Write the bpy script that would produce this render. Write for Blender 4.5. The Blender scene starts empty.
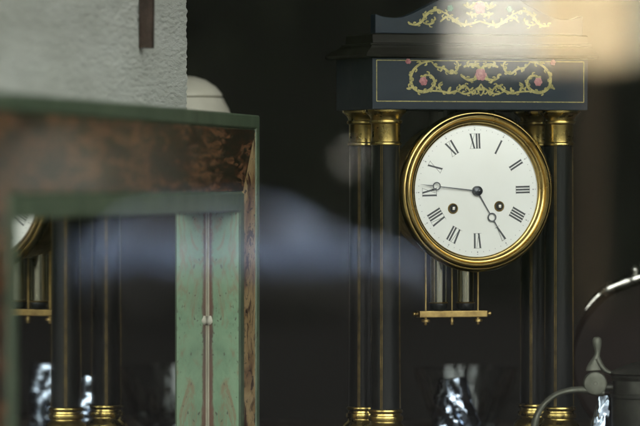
import bpy, bmesh, math, random
from mathutils import Vector, Matrix
R = math.radians
random.seed(7)
sc = bpy.context.scene
C = sc.collection
PI = math.pi

# ------------------------------------------------------------ camera, sky, sun, exposure
ZC = 1.55                       # eye height
F = 5000.0                      # focal length in pixels of the 640 px wide photograph
cd = bpy.data.cameras.new('camera'); cam = bpy.data.objects.new('camera', cd); C.objects.link(cam)
cam.location = (0, 0, ZC); cam.rotation_euler = (R(90), 0, 0)
cd.sensor_width = 36.0; cd.lens = F / 640 * 36; cd.shift_y = -28 / 640
cd.clip_start = 0.05; cd.clip_end = 2000
cd.dof.use_dof = True; cd.dof.focus_distance = 3.90; cd.dof.aperture_fstop = 7.6
sc.camera = cam

SUN_EL, SUN_AZ = 20, -4        # azimuth from +Y towards +X
w = bpy.data.worlds.new('World'); sc.world = w; w.use_nodes = True
nt = w.node_tree; bg = nt.nodes['Background']
sky = nt.nodes.new('ShaderNodeTexSky'); sky.sky_type = 'NISHITA'; sky.sun_disc = False
sky.sun_elevation = R(SUN_EL); sky.sun_rotation = R(SUN_AZ); sky.dust_density = 6.0; sky.air_density = 0.6; sky.ozone_density = 0.5
hs = nt.nodes.new('ShaderNodeHueSaturation'); hs.inputs['Saturation'].default_value = 0.15   # hazy, milky sky
tint = nt.nodes.new('ShaderNodeMix'); tint.data_type = 'RGBA'; tint.blend_type = 'MULTIPLY'; tint.inputs[0].default_value = 1.0; tint.inputs[7].default_value = (1.0, 0.985, 0.88, 1)
nt.links.new(sky.outputs[0], hs.inputs['Color']); nt.links.new(hs.outputs[0], tint.inputs[6]); nt.links.new(tint.outputs[2], bg.inputs[0]); bg.inputs[1].default_value = 0.15
sl = bpy.data.lights.new('sun', 'SUN'); sl.energy = 3.6; sl.angle = R(0.5); sl.color = (1, 0.93, 0.82)
so = bpy.data.objects.new('sun', sl); C.objects.link(so)
sd = Vector((math.sin(R(SUN_AZ)) * math.cos(R(SUN_EL)), math.cos(R(SUN_AZ)) * math.cos(R(SUN_EL)), math.sin(R(SUN_EL))))
so.rotation_euler = sd.to_track_quat('Z', 'Y').to_euler(); so.location = sd * 60
vs = sc.view_settings; vs.view_transform = 'Standard'; vs.look = 'None'; vs.gamma = 1.0; vs.exposure = 3.95
cy = sc.cycles
cy.use_denoising = True; cy.max_bounces = 12; cy.diffuse_bounces = 4; cy.glossy_bounces = 6
cy.transmission_bounces = 12; cy.transparent_max_bounces = 16; cy.sample_clamp_indirect = 6.0
cy.caustics_reflective = False; cy.caustics_refractive = False

# ------------------------------------------------------------ helpers: objects
def tag(o, label=None, cat=None, group=None, kind=None):
    if label: o['label'] = label
    if cat: o['category'] = cat
    if group: o['group'] = group
    if kind: o['kind'] = kind
    return o

def thing(name, label, cat, loc=(0, 0, 0), rz=0, group=None):
    o = bpy.data.objects.new(name, None); C.objects.link(o); o.empty_display_size = 0.05
    o.location = loc; o.rotation_euler = (0, 0, rz)
    return tag(o, label, cat, group)

def obj(name, bm, m, parent=None, smooth=None, loc=None):
    bmesh.ops.recalc_face_normals(bm, faces=bm.faces)
    me = bpy.data.meshes.new(name); bm.to_mesh(me); bm.free()
    if m: me.materials.append(m)
    if smooth is not None:
        for p in me.polygons: p.use_smooth = True
        me.set_sharp_from_angle(angle=R(smooth))
    o = bpy.data.objects.new(name, me); C.objects.link(o)
    if parent: o.parent = parent
    if loc: o.location = loc
    return o

def bm_box(bm, x0, x1, y0, y1, z0, z1, bev=0.0, seg=2):
    t = bmesh.new()
    bmesh.ops.create_cube(t, size=1)
    for v in t.verts:
        v.co = Vector(((x0 + x1) / 2 + v.co.x * (x1 - x0), (y0 + y1) / 2 + v.co.y * (y1 - y0), (z0 + z1) / 2 + v.co.z * (z1 - z0)))
    if bev:
        bmesh.ops.bevel(t, geom=t.edges[:], offset=bev, segments=seg, affect='EDGES', profile=0.7)
    me = bpy.data.meshes.new('t'); t.to_mesh(me); t.free(); bm.from_mesh(me); bpy.data.meshes.remove(me)
    return bm

def box(*a, **k): return bm_box(bmesh.new(), *a, **k)

def lathe(prof, n=48, axis='Z', at=(0, 0, 0), bm=None, mod=None, cap=True):
    """prof: (r, h) pairs from bottom to top; axis 'Y' puts h along -y (towards the viewer)."""
    bm = bm or bmesh.new(); rings = []
    for r, h in prof:
        ring = []
        for i in range(n):
            a = 2 * PI * i / n
            rr = r * (mod(a, h) if mod else 1)
            if axis == 'Z': p = (at[0] + rr * math.cos(a), at[1] + rr * math.sin(a), at[2] + h)
            else: p = (at[0] + rr * math.cos(a), at[1] - h, at[2] + rr * math.sin(a))
            ring.append(bm.verts.new(p))
        rings.append(ring)
    for a, b in zip(rings, rings[1:]):
        for i in range(n):
            bm.faces.new((a[i], a[(i + 1) % n], b[(i + 1) % n], b[i]))
    if cap:
        if prof[0][0] > 1e-6: bm.faces.new(rings[0])
        if prof[-1][0] > 1e-6: bm.faces.new(rings[-1])
    bmesh.ops.remove_doubles(bm, verts=bm.verts, dist=1e-7)
    return bm

def catmull(pts, k=6):
    if len(pts) < 3: return [tuple(p) for p in pts]
    P = [pts[0]] + list(pts) + [pts[-1]]; out = []
    for i in range(1, len(P) - 2):
        for j in range(k):
            t = j / k; r = []
            for a, b, c, d in zip(P[i - 1], P[i], P[i + 1], P[i + 2]):
                r.append(0.5 * (2 * b + (c - a) * t + (2 * a - 5 * b + 4 * c - d) * t * t + (3 * b - a - 3 * c + d) * t ** 3))
            out.append(tuple(r))
    out.append(tuple(pts[-1])); return out

def tube(bm, pts, rx, ry=None, n=12, up=(0, 1, 0)):
    """sweep an ellipse along pts; rx may be a list (per point). ry is the half-width along UP."""
    pts = [Vector(p) for p in pts]; rings = []; up = Vector(up)
    for i, p in enumerate(pts):
        d = (pts[min(i + 1, len(pts) - 1)] - pts[max(i - 1, 0)]).normalized()
        s = d.cross(up).normalized(); u = s.cross(d).normalized()
        a = rx[i] if isinstance(rx, (list, tuple)) else rx
        b = (ry[i] if isinstance(ry, (list, tuple)) else ry) if ry else a
        rings.append([bm.verts.new(p + s * a * math.cos(2 * PI * j / n) + u * b * math.sin(2 * PI * j / n)) for j in range(n)])
    for a, b in zip(rings, rings[1:]):
        for j in range(n): bm.faces.new((a[j], a[(j + 1) % n], b[(j + 1) % n], b[j]))
    bm.faces.new(rings[0]); bm.faces.new(rings[-1])
    return bm

def slab(bm, outline, y0, y1):
    """outline (x, z) extruded from y0 to y1."""
    a = [bm.verts.new((x, y0, z)) for x, z in outline]; b = [bm.verts.new((x, y1, z)) for x, z in outline]
    bm.faces.new(a); bm.faces.new(b); n = len(a)
    for i in range(n): bm.faces.new((a[i], a[(i + 1) % n], b[(i + 1) % n], b[i]))
    return bm

def ribbon(bm, pts, wd, y, t=0.0003, k=6):
    """flat tapering band in the x-z plane, its face at y, rooted behind it."""
    cp = catmull([(p[0], p[1]) for p in pts], k); n = len(cp); L = []; Rr = []
    for i, p in enumerate(cp):
        q0, q1 = cp[max(i - 1, 0)], cp[min(i + 1, n - 1)]
        d = Vector((q1[0] - q0[0], q1[1] - q0[1])); d.normalize()
        f = i / (n - 1)
        ww = wd * (0.35 + 0.65 * math.sin(PI * min(1, max(0, 0.08 + 0.84 * f)))) if not isinstance(wd, (list, tuple)) else wd[0] + (wd[1] - wd[0]) * f
        L.append((p[0] - d.y * ww / 2, p[1] + d.x * ww / 2)); Rr.append((p[0] + d.y * ww / 2, p[1] - d.x * ww / 2))
    for i in range(n - 1):
        slab(bm, [L[i], L[i + 1], Rr[i + 1], Rr[i]], y, y + t * 2)
    return bm

# ------------------------------------------------------------ helpers: materials
def mat(name, col, rough=0.5, metal=0.0, coat=0.0, spec=0.5):
    m = bpy.data.materials.new(name); m.use_nodes = True
    b = m.node_tree.nodes['Principled BSDF']
    b.inputs['Base Color'].default_value = (*col, 1); b.inputs['Roughness'].default_value = rough
    b.inputs['Metallic'].default_value = metal; b.inputs['Coat Weight'].default_value = coat
    b.inputs['Coat Roughness'].default_value = 0.12; b.inputs['Specular IOR Level'].default_value = spec
    return m

class N:
    def __init__(s, m): s.m = m; s.t = m.node_tree; s.b = s.t.nodes['Principled BSDF']
    def new(s, kind, **k):
        n = s.t.nodes.new('ShaderNode' + kind)
        for a, v in k.items(): setattr(n, a, v)
        return n
    def link(s, a, b): s.t.links.new(a, b)
    def coord(s, scale=(1, 1, 1)):
        tc = s.new('TexCoord'); mp = s.new('Mapping'); mp.inputs['Scale'].default_value = scale
        s.link(tc.outputs['Object'], mp.inputs[0]); return mp.outputs[0]
    def noise(s, vec, scale, detail=4, rough=0.55, dist=0.0):
        n = s.new('TexNoise'); n.inputs['Scale'].default_value = scale; n.inputs['Detail'].default_value = detail
        n.inputs['Roughness'].default_value = rough; n.inputs['Distortion'].default_value = dist
        s.link(vec, n.inputs['Vector']); return n.outputs['Fac']
    def ramp(s, fac, stops):
        r = s.new('ValToRGB'); e = r.color_ramp.elements
        while len(e) < len(stops): e.new(0.5)
        for el, (p, c) in zip(e, stops):
            el.position = p; el.color = (*c, 1) if len(c) == 3 else c
        s.link(fac, r.inputs[0]); return r.outputs[0]
    def mix(s, fac, a, b):
        n = s.new('Mix', data_type='RGBA')
        for sock, v in ((n.inputs[0], fac), (n.inputs[6], a), (n.inputs[7], b)):
            if hasattr(v, 'links'): s.link(v, sock)
            elif isinstance(v, (int, float)): sock.default_value = v
            else: sock.default_value = (*v, 1)
        return n.outputs[2]
    def bump(s, h, strength, dist):
        n = s.new('Bump'); n.inputs['Strength'].default_value = strength; n.inputs['Distance'].default_value = dist
        s.link(h, n.inputs['Height']); s.link(n.outputs[0], s.b.inputs['Normal'])
    def base(s, c): s.link(c, s.b.inputs['Base Color'])
    def rough(s, c): s.link(c, s.b.inputs['Roughness'])

g1 = lambda v: (v, v, v)

def varied(name, c0, c1, scale, rough=(0.4, 0.6), metal=0.0, bump=0.0, dist=0.0005, stretch=(1, 1, 1), coat=0.0, spec=0.5):
    m = mat(name, c0, rough[0], metal, coat, spec); n = N(m); v = n.coord(stretch)
    f = n.noise(v, scale, 6, 0.6)
    n.base(n.ramp(f, [(0.3, c0), (0.7, c1)])); n.rough(n.ramp(f, [(0.3, g1(rough[0])), (0.7, g1(rough[1]))]))
    if bump: n.bump(n.noise(v, scale * 4, 4), bump, dist)
    return m

M = {}
M['ebony'] = varied('ebonised_wood', (0.004, 0.0050, 0.0052), (0.008, 0.0095, 0.0098), 30, (0.24, 0.36), 0, 0, 0, (1, 1, 0.15), 0.0, spec=0.12)
M['ebony_front'] = varied('sky_tinted_ebony', (0.006, 0.012, 0.020), (0.012, 0.021, 0.033), 40, (0.40, 0.55), 0, 0, 0, (0.2, 1, 1), 0.0, spec=0.22)  # blue sky reflection on frieze and crest put into the ebony colour
M['brass'] = varied('old_brass', (0.52, 0.40, 0.14), (0.26, 0.19, 0.06), 90, (0.20, 0.40), 1.0, 0.06, 0.0003)
M['bezel'] = varied('bezel_brass', (0.54, 0.40, 0.15), (0.34, 0.24, 0.085), 60, (0.16, 0.30), 1.0, 0.04, 0.0003)
M['string'] = varied('stringing_brass', (0.18, 0.13, 0.048), (0.06, 0.043, 0.016), 90, (0.4, 0.6), 1.0)
M['cornice'] = varied('dull_black_moulding', (0.006, 0.0055, 0.004), (0.010, 0.009, 0.007), 30, (0.45, 0.6), spec=0.12)
M['dull_brass'] = varied('dull_brass', (0.40, 0.29, 0.11), (0.22, 0.15, 0.06), 120, (0.35, 0.55), 1.0)
M['inlay'] = varied('brass_inlay', (0.40, 0.36, 0.12), (0.17, 0.16, 0.05), 380, (0.4, 0.6), 0.35)
def worn_inlay():
    m = mat('worn_brass_inlay', (0.3, 0.27, 0.1), 0.5, 0.3); n = N(m); v = n.coord((1, 1, 1))
    c = n.ramp(n.noise(v, 260, 5, 0.7), [(0.3, (0.15, 0.14, 0.05)), (0.55, (0.33, 0.29, 0.10)), (0.72, (0.44, 0.39, 0.16))])
    gap = n.ramp(n.noise(v, 520, 4, 0.7), [(0.55, g1(0)), (0.63, g1(0.85))])
    n.base(n.mix(gap, c, (0.035, 0.035, 0.025))); n.rough(n.ramp(n.noise(v, 200, 3), [(0.3, g1(0.35)), (0.7, g1(0.7))])); return m
M['inlay'] = worn_inlay()
M['rose'] = varied('rose_inlay', (0.46, 0.20, 0.20), (0.20, 0.06, 0.07), 420, (0.4, 0.5))
M['green_inlay'] = mat('green_inlay', (0.07, 0.20, 0.14), 0.4)
M['enamel'] = varied('white_enamel', (0.81, 0.83, 0.81), (0.75, 0.76, 0.72), 18, (0.10, 0.16), 0, 0, 0, (1, 1, 1), 0.3)
M['numeral'] = mat('numeral_black', (0.055, 0.060, 0.066), 0.5)
M['track'] = mat('faded_track', (0.30, 0.31, 0.31), 0.6)
M['steel'] = mat('blued_steel', (0.07, 0.075, 0.085), 0.32, 0.7)
M['hole'] = mat('hole_black', (0.004, 0.004, 0.004), 0.6)
M['mercury'] = mat('mercury_vial', (0.40, 0.40, 0.31), 0.12, 1.0)
M['pewter'] = varied('pewter', (0.150, 0.155, 0.125), (0.085, 0.09, 0.07), 120, (0.48, 0.66), 0.5, 0.12, 0.0004)
M['dark_pewter'] = varied('dark_pewter', (0.045, 0.046, 0.038), (0.022, 0.023, 0.019), 80, (0.4, 0.55), 0.6)
M['silver'] = varied('tarnished_silver', (0.62, 0.62, 0.58), (0.30, 0.29, 0.26), 70, (0.16, 0.36), 1.0)
M['lacquer'] = varied('brown_black_lacquer', (0.0045, 0.0022, 0.0016), (0.008, 0.004, 0.0026), 20, (0.55, 0.7), spec=0.08)
M['cream'] = varied('cream_glaze', (0.62, 0.60, 0.50), (0.52, 0.50, 0.42), 40, (0.35, 0.5))
M['shelf'] = varied('dark_shelf_wood', (0.030, 0.020, 0.014), (0.055, 0.036, 0.024), 18, (0.4, 0.55), 0, 0.1, 0.0006, (0.2, 2, 1))
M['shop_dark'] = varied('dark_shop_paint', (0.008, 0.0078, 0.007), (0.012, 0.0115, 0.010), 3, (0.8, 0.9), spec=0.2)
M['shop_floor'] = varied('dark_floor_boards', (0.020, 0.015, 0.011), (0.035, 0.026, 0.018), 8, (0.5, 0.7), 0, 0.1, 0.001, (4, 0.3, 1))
M['window_frame'] = varied('dark_window_paint', (0.015, 0.02, 0.017), (0.022, 0.028, 0.024), 10, (0.35, 0.5))
M['iron'] = varied('rusty_iron', (0.055, 0.030, 0.020), (0.022, 0.014, 0.011), 60, (0.7, 0.9), 0.2, 0.5, 0.002)

def glass_mat(name, col, ior=1.52, rough=0.0):
    m = bpy.data.materials.new(name); m.use_nodes = True; t = m.node_tree
    t.nodes.remove(t.nodes['Principled BSDF'])
    g = t.nodes.new('ShaderNodeBsdfGlass'); g.inputs['Color'].default_value = (*col, 1); g.inputs['IOR'].default_value = ior
    g.inputs['Roughness'].default_value = rough
    t.links.new(g.outputs[0], t.nodes['Material Output'].inputs[0]); return m
M['crystal'] = glass_mat('cut_crystal', (0.95, 0.97, 0.97), 1.55)

def pane_mat():
    m = bpy.data.materials.new('window_glass'); m.use_nodes = True; t = m.node_tree
    t.nodes.remove(t.nodes['Principled BSDF'])
    fr = t.nodes.new('ShaderNodeFresnel'); fr.inputs[0].default_value = 1.52
    tr = t.nodes.new('ShaderNodeBsdfTransparent'); tr.inputs[0].default_value = (0.985, 0.99, 0.985, 1)
    gl = t.nodes.new('ShaderNodeBsdfGlossy'); gl.inputs['Roughness'].default_value = 0.0; gl.inputs[0].default_value = (1, 1, 1, 1)
    mx = t.nodes.new('ShaderNodeMixShader')
    hf = t.nodes.new('ShaderNodeMath'); hf.operation = 'MULTIPLY'; hf.inputs[1].default_value = 0.5   # coated shop glass
    t.links.new(fr.outputs[0], hf.inputs[0]); t.links.new(hf.outputs[0], mx.inputs[0]); t.links.new(tr.outputs[0], mx.inputs[1]); t.links.new(gl.outputs[0], mx.inputs[2])
    t.links.new(mx.outputs[0], t.nodes['Material Output'].inputs[0]); return m
M['pane'] = pane_mat()

def mirror_mat():
    m = mat('old_mirror_glass', (0.80, 0.83, 0.80), 0.02, 1.0); n = N(m); v = n.coord((1, 1, 1))
    n.base(n.ramp(n.noise(v, 9, 5, 0.6), [(0.3, (0.74, 0.77, 0.74)), (0.6, (0.84, 0.86, 0.83))]))
    return m
M['mirror'] = mirror_mat()

def lit_green_paint():
    m = mat('lit_worn_green_paint', (0.2, 0.33, 0.24), 0.5); n = N(m)  # lighter copy of the frame paint, window light put into the green
    v = n.coord((1, 1, 0.45))
    a = n.ramp(n.noise(v, 28, 7, 0.7, 0.5), [(0.30, (0.095, 0.175, 0.105)), (0.5, (0.17, 0.285, 0.175)), (0.72, (0.235, 0.345, 0.22))])
    spots = n.ramp(n.noise(n.coord((1, 1, 0.7)), 300, 3, 0.65), [(0.57, g1(0)), (0.64, g1(0.9))])
    clump = n.ramp(n.noise(n.coord((1, 1, 0.6)), 26, 3, 0.5), [(0.44, g1(0)), (0.62, g1(1))])
    sm_ = n.new('Mix', data_type='RGBA', blend_type='MULTIPLY'); sm_.inputs[0].default_value = 1.0; n.link(spots, sm_.inputs[6]); n.link(clump, sm_.inputs[7]); spots = sm_.outputs[2]
    patches = n.ramp(n.noise(n.coord((1, 1, 0.35)), 70, 6, 0.7, 0.8), [(0.50, g1(0)), (0.62, g1(0.8))])
    c = n.mix(patches, a, (0.20, 0.135, 0.075))
    c = n.mix(spots, c, (0.055, 0.035, 0.022))
    tc = n.new('TexCoord'); sx = n.new('SeparateXYZ'); n.link(tc.outputs['Object'], sx.inputs[0])
    edge = n.new('MapRange'); edge.inputs[1].default_value = -0.0085; edge.inputs[2].default_value = -0.0030; n.link(sx.outputs[1], edge.inputs[0])
    low = n.new('MapRange'); low.inputs[1].default_value = -0.050; low.inputs[2].default_value = -0.062; n.link(sx.outputs[2], low.inputs[0])
    ml = n.new('Math', operation='MULTIPLY'); n.link(edge.outputs[0], ml.inputs[0]); n.link(low.outputs[0], ml.inputs[1])
    ad = n.new('Math', operation='MULTIPLY_ADD'); ad.inputs[1].default_value = 0.9; n.link(n.noise(n.coord((1, 1, 0.25)), 90, 5, 0.7), ad.inputs[0]); ad.inputs[2].default_value = -0.05
    m2 = n.new('Math', operation='MULTIPLY'); n.link(ml.outputs[0], m2.inputs[0]); n.link(ad.outputs[0], m2.inputs[1])
    c = n.mix(n.ramp(m2.outputs[0], [(0.22, g1(0)), (0.34, g1(1))]), c, (0.095, 0.042, 0.026))
    st_ = n.new('MapRange'); st_.inputs[1].default_value = -0.0046; st_.inputs[2].default_value = -0.0036; wv_ = n.new('Math', operation='MULTIPLY_ADD'); n.link(n.noise(n.coord((1, 1, 0.5)), 75, 6, 0.75), wv_.inputs[0]); wv_.inputs[1].default_value = 0.011; n.link(sx.outputs[1], wv_.inputs[2])
    st_.inputs[1].default_value = 0.0005; st_.inputs[2].default_value = 0.0022; n.link(wv_.outputs[0], st_.inputs[0])
    c = n.mix(st_.outputs[0], c, n.ramp(n.noise(n.coord((1, 1, 0.4)), 50, 4, 0.6), [(0.35, (0.055, 0.032, 0.020)), (0.65, (0.14, 0.065, 0.038))]))
    c = n.mix(n.ramp(n.noise(n.coord((1, 1, 0.6)), 330, 2, 0.5), [(0.66, g1(0)), (0.70, g1(0.8))]), c, (0.05, 0.04, 0.028))
    n.base(c); n.rough(n.ramp(n.noise(v, 40, 3), [(0.3, g1(0.4)), (0.7, g1(0.65))]))
    n.bump(n.noise(v, 120, 4), 0.25, 0.0008); return m
M['green'] = lit_green_paint()

def green_in_shade():
    m = mat('shaded_green_paint', (0.09, 0.12, 0.07), 0.5); n = N(m); v = n.coord((1, 1, 1))  # same frame paint, darkened for the front faces in grazing light
    a = n.ramp(n.noise(v, 30, 6, 0.6), [(0.3, (0.055, 0.085, 0.052)), (0.7, (0.105, 0.145, 0.09))])
    s = n.ramp(n.noise(v, 110, 3, 0.6), [(0.64, g1(0)), (0.70, g1(0.8))])
    n.base(n.mix(s, a, (0.04, 0.03, 0.02))); n.bump(n.noise(v, 120, 4), 0.2, 0.0008); return m
M['shaded_green'] = green_in_shade()

def marbled(name, stretch, sc_, lo, mid, hi, dk, vs_=(0.40, 0.50)):
    m = mat(name, mid, 0.35, 0, 0.25); n = N(m); v = n.coord(stretch)
    f = n.noise(v, sc_, 6, 0.62, 0.9)
    c = n.ramp(f, [(0.34, lo), (0.45, mid), (0.56, hi), (0.66, mid)])
    vein = n.ramp(n.noise(v, sc_ * 1.7, 5, 0.7, 2.0), [(vs_[0], g1(1)), (vs_[1], g1(0))])
    c = n.mix(vein, c, dk)
    sp = n.ramp(n.noise(n.coord((0.3, 1, 1)), 230, 3, 0.6), [(0.62, g1(0)), (0.67, g1(1))])
    n.base(n.mix(sp, c, (0.03, 0.015, 0.01))); return m
M['marble_rail'] = marbled('brown_marbled_paint', (0.14, 1, 1.0), 75, (0.018, 0.013, 0.008), (0.075, 0.030, 0.015), (0.30, 0.135, 0.065), (0.018, 0.016, 0.009), (0.45, 0.54))
M['marble_stile'] = marbled('tan_marbled_paint', (0.45, 1, 0.5), 30, (0.16, 0.06, 0.04), (0.46, 0.29, 0.13), (0.66, 0.48, 0.25), (0.07, 0.028, 0.020), (0.43, 0.50))

def plaster():
    m = mat('rough_white_plaster', (0.62, 0.65, 0.62), 0.9); n = N(m); v = n.coord((0.2, 1, 1))
    n.base(n.ramp(n.noise(v, 14, 7, 0.7), [(0.3, (0.50, 0.52, 0.47)), (0.55, (0.66, 0.68, 0.64)), (0.72, (0.74, 0.77, 0.74))]))
    h = n.noise(v, 420, 5, 0.65)
    n.bump(h, 0.7, 0.003); return m
M['plaster'] = plaster()

# ------------------------------------------------------------ where a photo point lies at a given distance
def P(px, py, Y): return Vector(((px - 320) / F * Y, Y, ZC + (185 - py) / F * Y))

# ============================================================ the shop (turned 10 degrees to the line of sight)
YAW = 10
shop_m = Matrix.Translation((0, 2.2, 0)) @ Matrix.Rotation(R(YAW), 4, 'Z')
def shop(name, bm, m):
    o = obj(name, bm, m); o.matrix_world = shop_m; o['kind'] = 'structure'; return o
SW, SD, SH = 2.3, 4.6, 3.5    # half width, depth, height inside
bm = bmesh.new(); bmesh.ops.create_grid(bm, x_segments=1, y_segments=1, size=150)
o = obj('street', bm, varied('asphalt', (0.018, 0.017, 0.017), (0.027, 0.025, 0.025), 0.4, (0.85, 0.95), spec=0.05)); o['kind'] = 'structure'
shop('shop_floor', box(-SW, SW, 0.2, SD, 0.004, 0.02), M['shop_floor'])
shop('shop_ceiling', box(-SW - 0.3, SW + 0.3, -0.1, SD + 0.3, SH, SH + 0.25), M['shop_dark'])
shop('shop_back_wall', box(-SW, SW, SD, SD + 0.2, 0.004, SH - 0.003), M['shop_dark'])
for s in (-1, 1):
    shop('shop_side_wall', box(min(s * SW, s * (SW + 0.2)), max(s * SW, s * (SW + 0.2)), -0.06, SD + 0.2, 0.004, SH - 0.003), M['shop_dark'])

bld = thing('shop_building', 'building holding the dark shop, its unseen height added to shade the street', 'building')
bld.matrix_world = shop_m
obj('shade_storeys', box(-24, 24, -0.06, 12, SH + 0.253, 27.5), varied('building_stone', (0.22, 0.21, 0.19), (0.30, 0.28, 0.25), 1.5, (0.8, 0.9)), bld)  # unseen mass, made this tall so its shadow covers the street
for s in (-1, 1):
    obj('ground_storey', box(*sorted((s * (SW + 0.303), s * 24)), -0.06, 12, 0.004, SH + 0.25), varied('building_plinth_stone', (0.16, 0.15, 0.14), (0.22, 0.21, 0.19), 1.5, (0.8, 0.9)), bld)
win = thing('shop_window', 'clear shop window pane with street reflections across the whole view', 'window')
win.matrix_world = shop_m
obj('pane', box(-1.95, 1.95, -0.004, 0.004, 0.75, 3.25), M['pane'], win)
obj('stall_riser', box(-SW + 0.002, SW - 0.002, -0.06, 0.06, 0.004, 0.70), M['window_frame'], win)
obj('fascia', box(-SW + 0.002, SW - 0.002, -0.06, 0.06, 3.30, SH - 0.003), M['window_frame'], win)
obj('sill', box(-2.0, 2.0, -0.08, 0.07, 0.703, 0.75, bev=0.006), M['window_frame'], win)
obj('head', box(-2.0, 2.0, -0.05, 0.05, 3.25, 3.297), M['window_frame'], win)
for s in (-1, 1):
    obj('jamb', box(*sorted((s * 1.95, s * (SW - 0.003))), -0.055, 0.055, 0.753, 3.247), M['window_frame'], win)

# ============================================================ what the pane reflects: the far side of the street
nrm = Vector((math.sin(R(YAW)), -math.cos(R(YAW)), 0)); pq = Vector((0, 2.2, 0))
def refl(p): return p - 2 * (p - pq).dot(nrm) * nrm
VX = Vector((1, 0, 0)); VX = VX - 2 * VX.dot(nrm) * nrm         # «right in the picture» out in the street
VY = Vector((0, 1, 0)); VY = VY - 2 * VY.dot(nrm) * nrm         # «further away»
street_rz = math.atan2(-VX.y, -VX.x)                            # local -x = right in the picture, local -y ... kept right-handed below
def street_at(px, L):
    p = refl(P(px, 185, L)); return (p.x, p.y, 0)

def house(px0, px1, L, h, wall_m, label, roof_h=2.2, depth=7.0):
    a, b = Vector(street_at(px0, L)), Vector(street_at(px1, L)); wdt = (b - a).length
    # local x runs towards the LEFT of the picture, local y away from the shop
    t = thing('terraced_house', label, 'house', b, math.atan2((a - b).y, (a - b).x))
    sgn = 1 if Vector((-math.sin(t.rotation_euler.z), math.cos(t.rotation_euler.z), 0)).dot(VY) > 0 else -1
    bm = bmesh.new(); bm_box(bm, 0, wdt, *sorted((0, sgn * depth)), 0.004, h)
    obj('wall', bm, wall_m, t)
    bm = bmesh.new(); slab(bm, [(0 - 0.3, h + 0.003), (wdt + 0.3, h + 0.003), (wdt - 1.0, h + roof_h), (1.0, h + roof_h)], *sorted((-0.4 * sgn, sgn * (depth + 0.4))))
    obj('roof', bm, varied('roof_slate', (0.05, 0.045, 0.045), (0.09, 0.075, 0.07), 6), t)
    dk = mat('window_dark', (0.02, 0.022, 0.025), 0.1); fm = mat('window_white', (0.6, 0.6, 0.58), 0.5)
    n = max(1, int(wdt // 1.9))
    for fl in range(1):
        for i in range(n):
            cx = (i + 0.5) * wdt / n; z0 = 5.6
            f = obj('window', box(cx - 0.5, cx + 0.5, *sorted((-0.03 * sgn, 0.05 * sgn)), z0, z0 + 1.4), fm, t)
            obj('glass', box(cx - 0.43, cx + 0.43, *sorted((-0.036 * sgn, 0.0 * sgn)), z0 + 0.07, z0 + 1.33), dk, f)
    return t
house(455, 541, 70, 8.4, varied('cream_render', (0.64, 0.63, 0.57), (0.70, 0.69, 0.63), 1.5, (0.8, 0.9)), 'narrow pale cream house across the street, seen as a reflection', 2.0)
house(542, 634, 70.4, 8.0, varied('ochre_render', (0.64, 0.52, 0.33), (0.70, 0.58, 0.38), 1.5, (0.8, 0.9)), 'warm yellow house across the street, seen as a reflection', 1.8)

house(634.5, 800, 70.2, 7.6, varied('grey_green_render', (0.34, 0.34, 0.27), (0.38, 0.38, 0.31), 1.5, (0.8, 0.9)), 'grey green house at the far right across the street, seen as a reflection', 1.8)
# hedge and trees in front of the houses
def leafy(name, label, cat, px0, px1, L, h0, h1, dep, n, parent_trunk=True):
    a, b = Vector(street_at(px0, L)), Vector(street_at(px1, L)); mid = (a + b) / 2
    t = thing(name, label, cat, mid)
    ex = (b - a); ey = VY * dep
    bm = bmesh.new(); rnd = random.Random(int(px0 + 7 * L))
    for i in range(n):
        u, v, q = rnd.random() - 0.5, rnd.random() - 0.5, rnd.random()
        e = 1.0 if cat == 'hedge' else math.sqrt(max(0.5, 1 - (2 * q - 1) ** 2))
        p = ex * u * e + ey * v * e + Vector((0, 0, h0 + (h1 - h0) * q + rnd.uniform(-0.06, 0.06)))
        nv = Vector((rnd.gauss(0, 1), rnd.gauss(0, 1), rnd.gauss(0, 1))).normalized(); s = rnd.uniform(0.10, 0.2) * (1 if cat == 'hedge' else 1.4)
        t1 = nv.orthogonal().normalized(); t2 = nv.cross(t1)
        vv = [bm.verts.new(p + t1 * s * x + t2 * s * y * 0.6) for x, y in ((-1, 0), (0, -1), (1, 0), (0, 1))]
        bm.faces.new(vv)
    obj('foliage', bm, varied('dark_leaves', (0.010, 0.014, 0.008), (0.02, 0.028, 0.014), 2, (0.8, 0.9), spec=0.15), t)
    bm = bmesh.new()
    if cat == 'hedge':
        # dense twig core
        c = bmesh.new(); bmesh.ops.create_cube(c, size=1)
        for vtx in c.verts: vtx.co = ex * vtx.co.x * 0.98 + ey * vtx.co.y * 0.7 + Vector((0, 0, 0.004 + (h1 - 0.15) * (vtx.co.z + 0.5)))
        me = bpy.data.meshes.new('c'); c.to_mesh(me); c.free(); bm.from_mesh(me)
        obj('twigs', bm, mat('twigs', (0.012, 0.012, 0.009), 0.9), t)
    else:
        tube(bm, [(0, 0, 0), (0.05, 0, h0 * 0.6), (0, 0.05, h0 + 1.2), (0.1, 0, h1 - 0.6)], [0.22, 0.18, 0.14, 0.05], n=10, up=(1, 0, 0))
        obj('trunk', bm, mat('bark', (0.05, 0.04, 0.03), 0.9), t)
    return t
leafy('clipped_hedge', 'long dark clipped hedge across the street, seen as a reflection', 'hedge', -180, 820, 64, 0.05, 3.0, 1.6, 26000)
leafy('evergreen_tree', 'dense dark evergreen tree beyond the hedge, its reflection left of the clock', 'tree', -120, 210, 67, 1.4, 9.5, 3.2, 17000)
leafy('evergreen_tree', 'dense dark evergreen tree beside the cream house, reflected behind the clock pillars', 'tree', 165, 446, 67, 1.4, 10.0, 3.2, 17000)

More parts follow.
